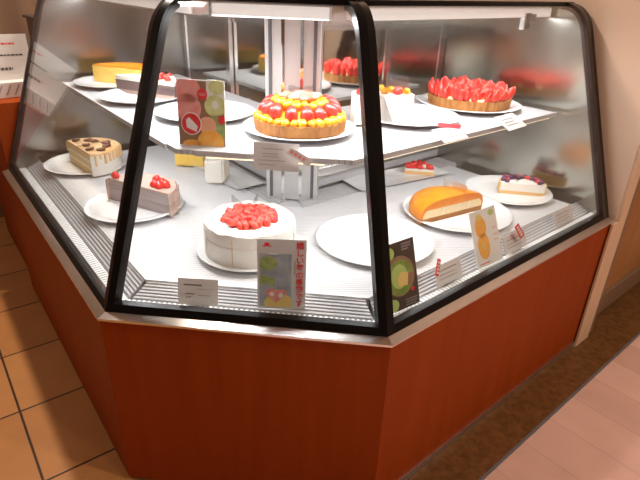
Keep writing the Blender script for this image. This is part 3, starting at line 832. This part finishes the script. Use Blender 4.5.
# price card in front of the white cake
t, wd = card('price_card', 'grey price card leaning inside the front glass, left of the strawberry poster', 'price card', U(178, 304, FZ), U(218, 306.5, FZ), FZ, .066, .25)
holder(t, wd); lines(t, wd, .066, [(.76, .45, .05)], -.35); lines(t, wd, .066, [(.42, .22, .04), (.38, .0, .04), (.30, .14, .035)], -.3, 'ink', seed=3)
lines(t, wd, .066, [(.38, .3, .035), (.62, .4, .015)], -.0, 'inkgrey', seed=4)

def text(parent, s, size, x, z, mat, y=-.001, name='lettering'):
    cu = bpy.data.curves.new(name, 'FONT'); cu.body = s; cu.size = size; cu.extrude = .0002; cu.offset = size * .02; cu.align_x = 'CENTER'; cu.align_y = 'CENTER'
    tmp = bpy.data.objects.new('tmp', cu); COL.objects.link(tmp); bpy.context.view_layer.update()
    me = bpy.data.meshes.new_from_object(tmp.evaluated_get(bpy.context.evaluated_depsgraph_get())); bpy.data.objects.remove(tmp)
    me.materials.clear(); me.materials.append(M[mat])
    o = bpy.data.objects.new(name, me); COL.objects.link(o); o.parent = parent; o.rotation_euler = (pi / 2, 0, 0); o.location = (x, y, z)
    return o
# strawberry season poster
h = .176
t, wd = card('strawberry_poster', 'upright poster with red vertical Japanese lettering inside the front glass', 'poster', U(257.5, 308, FZ), U(305, 309.5, FZ), FZ, h, .12, 'acrylic', .002)
X_, Z_ = lambda a: (a - .5) * wd, lambda b: b * h
flat(t, 'picture', [rct(X_(.05), X_(.70), Z_(.03), Z_(.80))], -.0001, 'p_blue')
flat(t, 'picture_leaves', [clipr(ell(X_(.22), Z_(.66), .022, .018), X_(.05), X_(.7), Z_(.03), Z_(.8)), clipr(ell(X_(.14), Z_(.42), .014, .012), X_(.05), X_(.7), Z_(.03), Z_(.8)), ell(X_(.30), Z_(.40), .008, .012)], -.0006, 'p_green')
flat(t, 'picture_meadow', [clipr(ell(X_(.45), Z_(.08), .036, .026), X_(.05), X_(.7), Z_(.03), Z_(.8))], -.0006, 'p_yellow')
flat(t, 'picture_cake', [[(X_(.16), Z_(.22)), (X_(.40), Z_(.09)), (X_(.62), Z_(.24)), (X_(.55), Z_(.29)), (X_(.22), Z_(.29))]], -.0011, 'p_pink')
flat(t, 'picture_cake_cream', [[(X_(.24), Z_(.22)), (X_(.30), Z_(.18)), (X_(.36), Z_(.22)), (X_(.30), Z_(.26))], [(X_(.42), Z_(.20)), (X_(.48), Z_(.16)), (X_(.55), Z_(.20)), (X_(.49), Z_(.25))]], -.0016, 'p_white')
flat(t, 'emblem', [ell(X_(.20), Z_(.925), .0065, .005), ell(X_(.13), Z_(.90), .004, .0012, a=-.4), ell(X_(.27), Z_(.90), .004, .0012, a=.4)], -.0001, 'redink')
flat(t, 'leaf_mark', [ell(X_(.33), Z_(.80), .012, .0016)], -.0016, 'p_white')
for k, ch in enumerate('嬉しい苺の季節です'): text(t, ch, .0185, X_(.875), Z_(.915 - k * .104), 'redink')
lines(t, wd, h, [(.60, .02, .22)], .26, 'inkgrey', seed=6)
# fruit poster on the shelf
h = .160
t, wd = card('fruit_poster', 'upright poster of pink peach, kiwi and orange standing on the shelf', 'poster', U(180, 144.5, SHELF + .001), U(226, 147, SHELF + .001), SHELF + .001, h, .08, 'p_white', .002)
X_, Z_ = lambda a: (a - .5) * wd, lambda b: b * h
cl = lambda pts: clipr(pts, X_(0), X_(1), Z_(0), Z_(1))
flat(t, 'picture_dark', [rct(X_(0), X_(.98), Z_(0), Z_(.72)), rct(X_(.40), X_(.62), Z_(.7), Z_(.98))], -.0001, 'p_brown')
flat(t, 'picture_peach', [cl(ell(X_(.22), Z_(.84), .034, .030)), cl(ell(X_(.22), Z_(.58), .033, .034))], -.0006, 'p_pink')
flat(t, 'picture_kiwi', [cl(ell(X_(.84), Z_(.90), .020, .017)), cl(ell(X_(.80), Z_(.62), .027, .026))], -.0006, 'p_kiwi')
flat(t, 'kiwi_core', [ell(X_(.80), Z_(.64), .008, .010)], -.0011, 'p_white')
flat(t, 'picture_melon', [cl(ell(X_(.86), Z_(.30), .026, .030, a=.4))], -.0006, 'p_green')
flat(t, 'picture_grapefruit', [cl(ell(X_(.62), Z_(.32), .022, .022))], -.0011, 'p_peach')
flat(t, 'picture_orange', [cl(ell(X_(.68), Z_(.06), .034, .030)), cl(ell(X_(.28), Z_(.02), .024, .012))], -.0016, 'p_orange')
flat(t, 'round_badge', [cl(ell(X_(.28), Z_(.34), .026, .028))], -.0021, 'p_white')
flat(t, 'round_badge', [cl(ell(X_(.28), Z_(.34), .0235, .0255))], -.0026, 'redink')
flat(t, 'badge_cake', [[(X_(.18), Z_(.28)), (X_(.38), Z_(.22)), (X_(.42), Z_(.30)), (X_(.24), Z_(.44)), (X_(.17), Z_(.40))]], -.0031, 'p_white')
flat(t, 'small_badge', [ell(X_(.54), Z_(.79), .0125, .0135)], -.0031, 'redink')
flat(t, 'badge_line', [rct(X_(.46), X_(.62), Z_(.795), Z_(.80)), rct(X_(.48), X_(.60), Z_(.775), Z_(.78))], -.0036, 'p_white')
flat(t, 'berry_dot', [cl(ell(X_(.93), Z_(.42), .009, .011))], -.0031, 'redink')
# matcha poster
h = .158
t, wd = card('matcha_poster', 'dark upright poster of a green matcha cake, beside the right corner post', 'poster', U(388, 316, FZ), U(420, 302, FZ), FZ, h, .22, 'p_dark', .002, tr=(413, 237)); h = t['_h']
X_, Z_ = lambda a: (a - .5) * wd, lambda b: b * h
cl = lambda pts: clipr(pts, X_(0), X_(1), Z_(0), Z_(1))
flat(t, 'picture_leaf', [cl(ell(X_(.2), Z_(.86), .020, .016)), cl(ell(X_(.18), Z_(.10), .020, .016))], -.0001, 'p_lime')
flat(t, 'bowl_rim', [cl(ell(X_(.48), Z_(.50), .048, .050))], -.0006, 'p_brown')
flat(t, 'matcha', [cl(ell(X_(.48), Z_(.48), .044, .044))], -.0011, 'p_matcha')
flat(t, 'matcha_swirl', [ell(X_(.45), Z_(.50), .026, .030)], -.0016, 'p_lime')
flat(t, 'picture_cake', [[(X_(.40), Z_(.36)), (X_(.78), Z_(.33)), (X_(.86), Z_(.50)), (X_(.50), Z_(.56)), (X_(.38), Z_(.48))]], -.0021, 'p_yellow')
flat(t, 'picture_cake_side', [[(X_(.66), Z_(.34)), (X_(.80), Z_(.33)), (X_(.88), Z_(.50)), (X_(.72), Z_(.52))]], -.0026, 'p_brown')
flat(t, 'picture_berry', [ell(X_(.80), Z_(.26), .006, .006)], -.0026, 'redink')
lines(t, wd, h, [(.95, .28, .02), (.91, .28, .02), (.87, .2, .02)], .12, 'inkgrey', seed=8); lines(t, wd, h, [(.12, .34, .015), (.08, .34, .015), (.04, .3, .015)], .08, 'inkgrey', seed=9)
# orange poster
h = .160
t, wd = card('orange_poster', 'pale upright poster with stacked orange slices inside the right glass', 'poster', U(478.5, 270, FZ), U(503, 258.5, FZ), FZ, h, .16, 'p_white', .002, tl=(469, 214)); h = t['_h']
X_, Z_ = lambda a: (a - .5) * wd, lambda b: b * h
flat(t, 'picture_orange', [ell(X_(.34), Z_(.70), .024, .030), ell(X_(.36), Z_(.36), .026, .038)], -.0001, 'p_orange')
flat(t, 'orange_core', [ell(X_(.36), Z_(.36), .008, .012), ell(X_(.32), Z_(.88), .013, .009)], -.0006, 'p_yellow')
flat(t, 'picture_lime', [ell(X_(.80), Z_(.90), .012, .009)], -.0001, 'p_lime')
lines(t, wd, h, [(.06, .4, .02)], -.4, 'redink', seed=10); lines(t, wd, h, [(.62, .14, .015), (.5, .16, .015), (.4, .14, .015)], .28, 'pinkink', seed=11)
# white price cards along the right glass, red tags
def small_card(a, b, tl, z, label, seed):
    t, wd = card('price_card', label, 'price card', U(*a, z), U(*b, z), z, 0, 0, tl=tl); h = t['_h']; holder(t, wd)
    lines(t, wd, h, [(.72, .7, .05), (.5, .6, .04), (.3, .66, .04)], -.36, 'inkgrey', seed=seed); return t, wd
small_card((438, 288), (463, 276), (434, 268), FZ, 'white price card beside a red tag, right of the matcha poster', 21)
small_card((506, 256), (527, 245), (503, 238), FZ, 'white price card under the upper red tag, right of the orange poster', 22)
small_card((556, 229), (574, 219), (553, 213), FZ, 'white price card nearest the right end of the glass', 23)
def redtag(px, py, z, wd, h, rot, lean, roll, label, off=.0):
    p = U(px, py, z)
    t = thing('tag', label, 'tag', (p.x, p.y, z), rot)
    k = bpy.data.objects.new('tag_card', None)
    bm = NB(); box(bm, (0, 0, 0), (wd, .0012, h)); bc = link('tag_card', bm, 'redink', t); bc.rotation_euler = (-lean, roll, 0)
    bpy.data.objects.remove(k)
    sh = [rct(-wd * .26, wd * .26, h * (-.36 + q * .2), h * (-.24 + q * .2)) for q in range(4)]
    fl = flat(t, 'tag_lettering', sh, -.0007, 'p_white'); fl.rotation_euler = (-lean, roll, 0)
    return t
redtag(438, 267.5, FZ + .066, .017, .044, ANG[2], .35, .55, 'red tag with white marks, left edge of the price card by the matcha poster')
redtag(519.5, 231, FZ + .066, .019, .046, ANG[2], .35, -.5, 'red tag with white marks, right of the orange poster')
# cards at the shelf edge
t, wd = card('price_card', 'price card hanging from the shelf edge below the mango and strawberry tart', 'price card', *[FP(1, s, .245) for s in (.315, .425)], SHELF - .030, .066, .15)
lines(t, wd, .066, [(.78, .45, .04), (.6, .35, .035), (.5, .35, .035)], -.30, 'inkgrey', seed=31); lines(t, wd, .066, [(.36, .6, .035), (.2, .35, .035)], -.38, 'inkgrey', seed=32)
p = FP(1, .430, .232)
t = thing('tag', 'pink and white tag pinned across the corner of the hanging price card', 'tag', (p.x, p.y, SHELF + .012), ANG[1], None, -.15, radians(122))
bm = NB(); box(bm, (0, 0, .0), (.02, .0012, .062)); link('tag_card', bm, 'p_white', t)
flat(t, 'tag_lettering', [rct(-.004, .004, -.026 + q * .011, -.018 + q * .011) for q in range(4)], -.0007, 'pinkink')
def flatcard(pts, z0, z1, label, seed):     # pts TL TR BR BL
    tl, tr, br, bl = pts
    t, wd = card('price_card', label, 'price card', U(*bl, z0), U(*br, z0), z0, 0, 0, tl=tl); hh = t['_h']
    lines(t, wd, hh, [(.7, .6, .05), (.5, .5, .05), (.3, .6, .05)], -.34, 'inkgrey', seed=seed); return t
flatcard(((431, 130), (455, 125.5), (469, 137.5), (445, 143)), SHELF + .008, SHELF + .010, 'price card tilted at the shelf edge below the cream cake piece', 41)
flatcard(((494, 117.5), (511, 111), (527, 125.5), (509, 131)), SHELF + .008, SHELF + .010, 'price card tilted at the shelf edge below the red strawberry tart', 42)
p = U(449, 127.5, SHELF + .034)
t = thing('tag', 'small red tag lying on the price card below the cream cake piece', 'tag', (p.x, p.y, SHELF + .034), ANG[2] - .95, None, -.9, 0)
bm = NB(); box(bm, (0, 0, .006), (.062, .0012, .014)); link('tag_card', bm, 'redink', t)

# ================================================================== neighbour counter at the left
nl = -L[0] - .006
bm = NB(); fbox(bm, 0, nl - .7, nl, .02, .62, 0.0, .80)
ct = link('counter', bm, 'wood'); p = FP(0, nl - .35, .3); ct.data.transform(Matrix.Translation((-p.x, -p.y, 0))); ct.location = (p.x, p.y, 0)
tag(ct, 'cherry wood shop counter beyond the left end of the cake case', 'counter')
a = FP(0, nl - .14, .13)
t = thing('leaflet_box', 'patterned leaflet box on the left counter under the white sign', 'box', (a.x, a.y, .8005), ANG[2])
bm = NB(); box(bm, (-.02, 0, .03), (.26, .10, .06), 0, .003); link('box_body', bm, 'paper', t)
rnd = random.Random(9); flat(t, 'box_print', [[(x, .012), (x + .02, .05), (x + .026, .05), (x + .006, .012)] for x in [-.14 + .03 * k for k in range(8)]], -.0501, 'inkgrey')
t, wd = card('price_sign', 'large white sign card with dark print standing on the leaflet box', 'sign', a + u[2] * -.16 , a + u[2] * .075, .861, .17, .05)
lines(t, wd, .17, [(.55, .5, .035), (.25, .3, .06)], -.1, 'ink', seed=51); lines(t, wd, .17, [(.8, .2, .035)], .1, 'redink', seed=52)
b = FP(0, nl - .22, .42)
t = thing('storage_box', 'black open storage box on the left counter behind the sign', 'box', (b.x, b.y, .8005), ANG[2])
bm = NB(); box(bm, (0, 0, .14), (.34, .2, .28), 0, .006); link('box_body', bm, 'bag', t)
bm = NB(); box(bm, (0, 0, .284), (.36, .22, .012), 0, .004); link('box_rim', bm, 'bag', t)
bm = NB(); bmesh.ops.create_icosphere(bm, subdivisions=3, radius=.08)
for v in bm.verts: v.co = V((v.co.x * 1.7, v.co.y * 1.1, v.co.z * .55 + .008 * sin(v.co.x * 90) + .006 * sin(v.co.y * 120)))
o = link('foil_bag', bm, 'chrome', smooth=True); o.location = (b.x, b.y, .8005 + .29 + .045); tag(o, 'crumpled silver bag lying on the black storage box', 'bag')
p = b + n[2] * -.13 + u[2] * .10
bm = NB(); lathe(bm, [(0, 0), (.016, 0), (.018, .01), (.018, .10), (.008, .125), (.008, .14), (0, .14)], 20)
o = link('bottle', bm, 'purple', smooth=True); o.location = (p.x, p.y, .8005); tag(o, 'small purple bottle standing beside the black storage box', 'bottle')

for o in SC.objects:
    if '_h' in o.keys(): del o['_h']
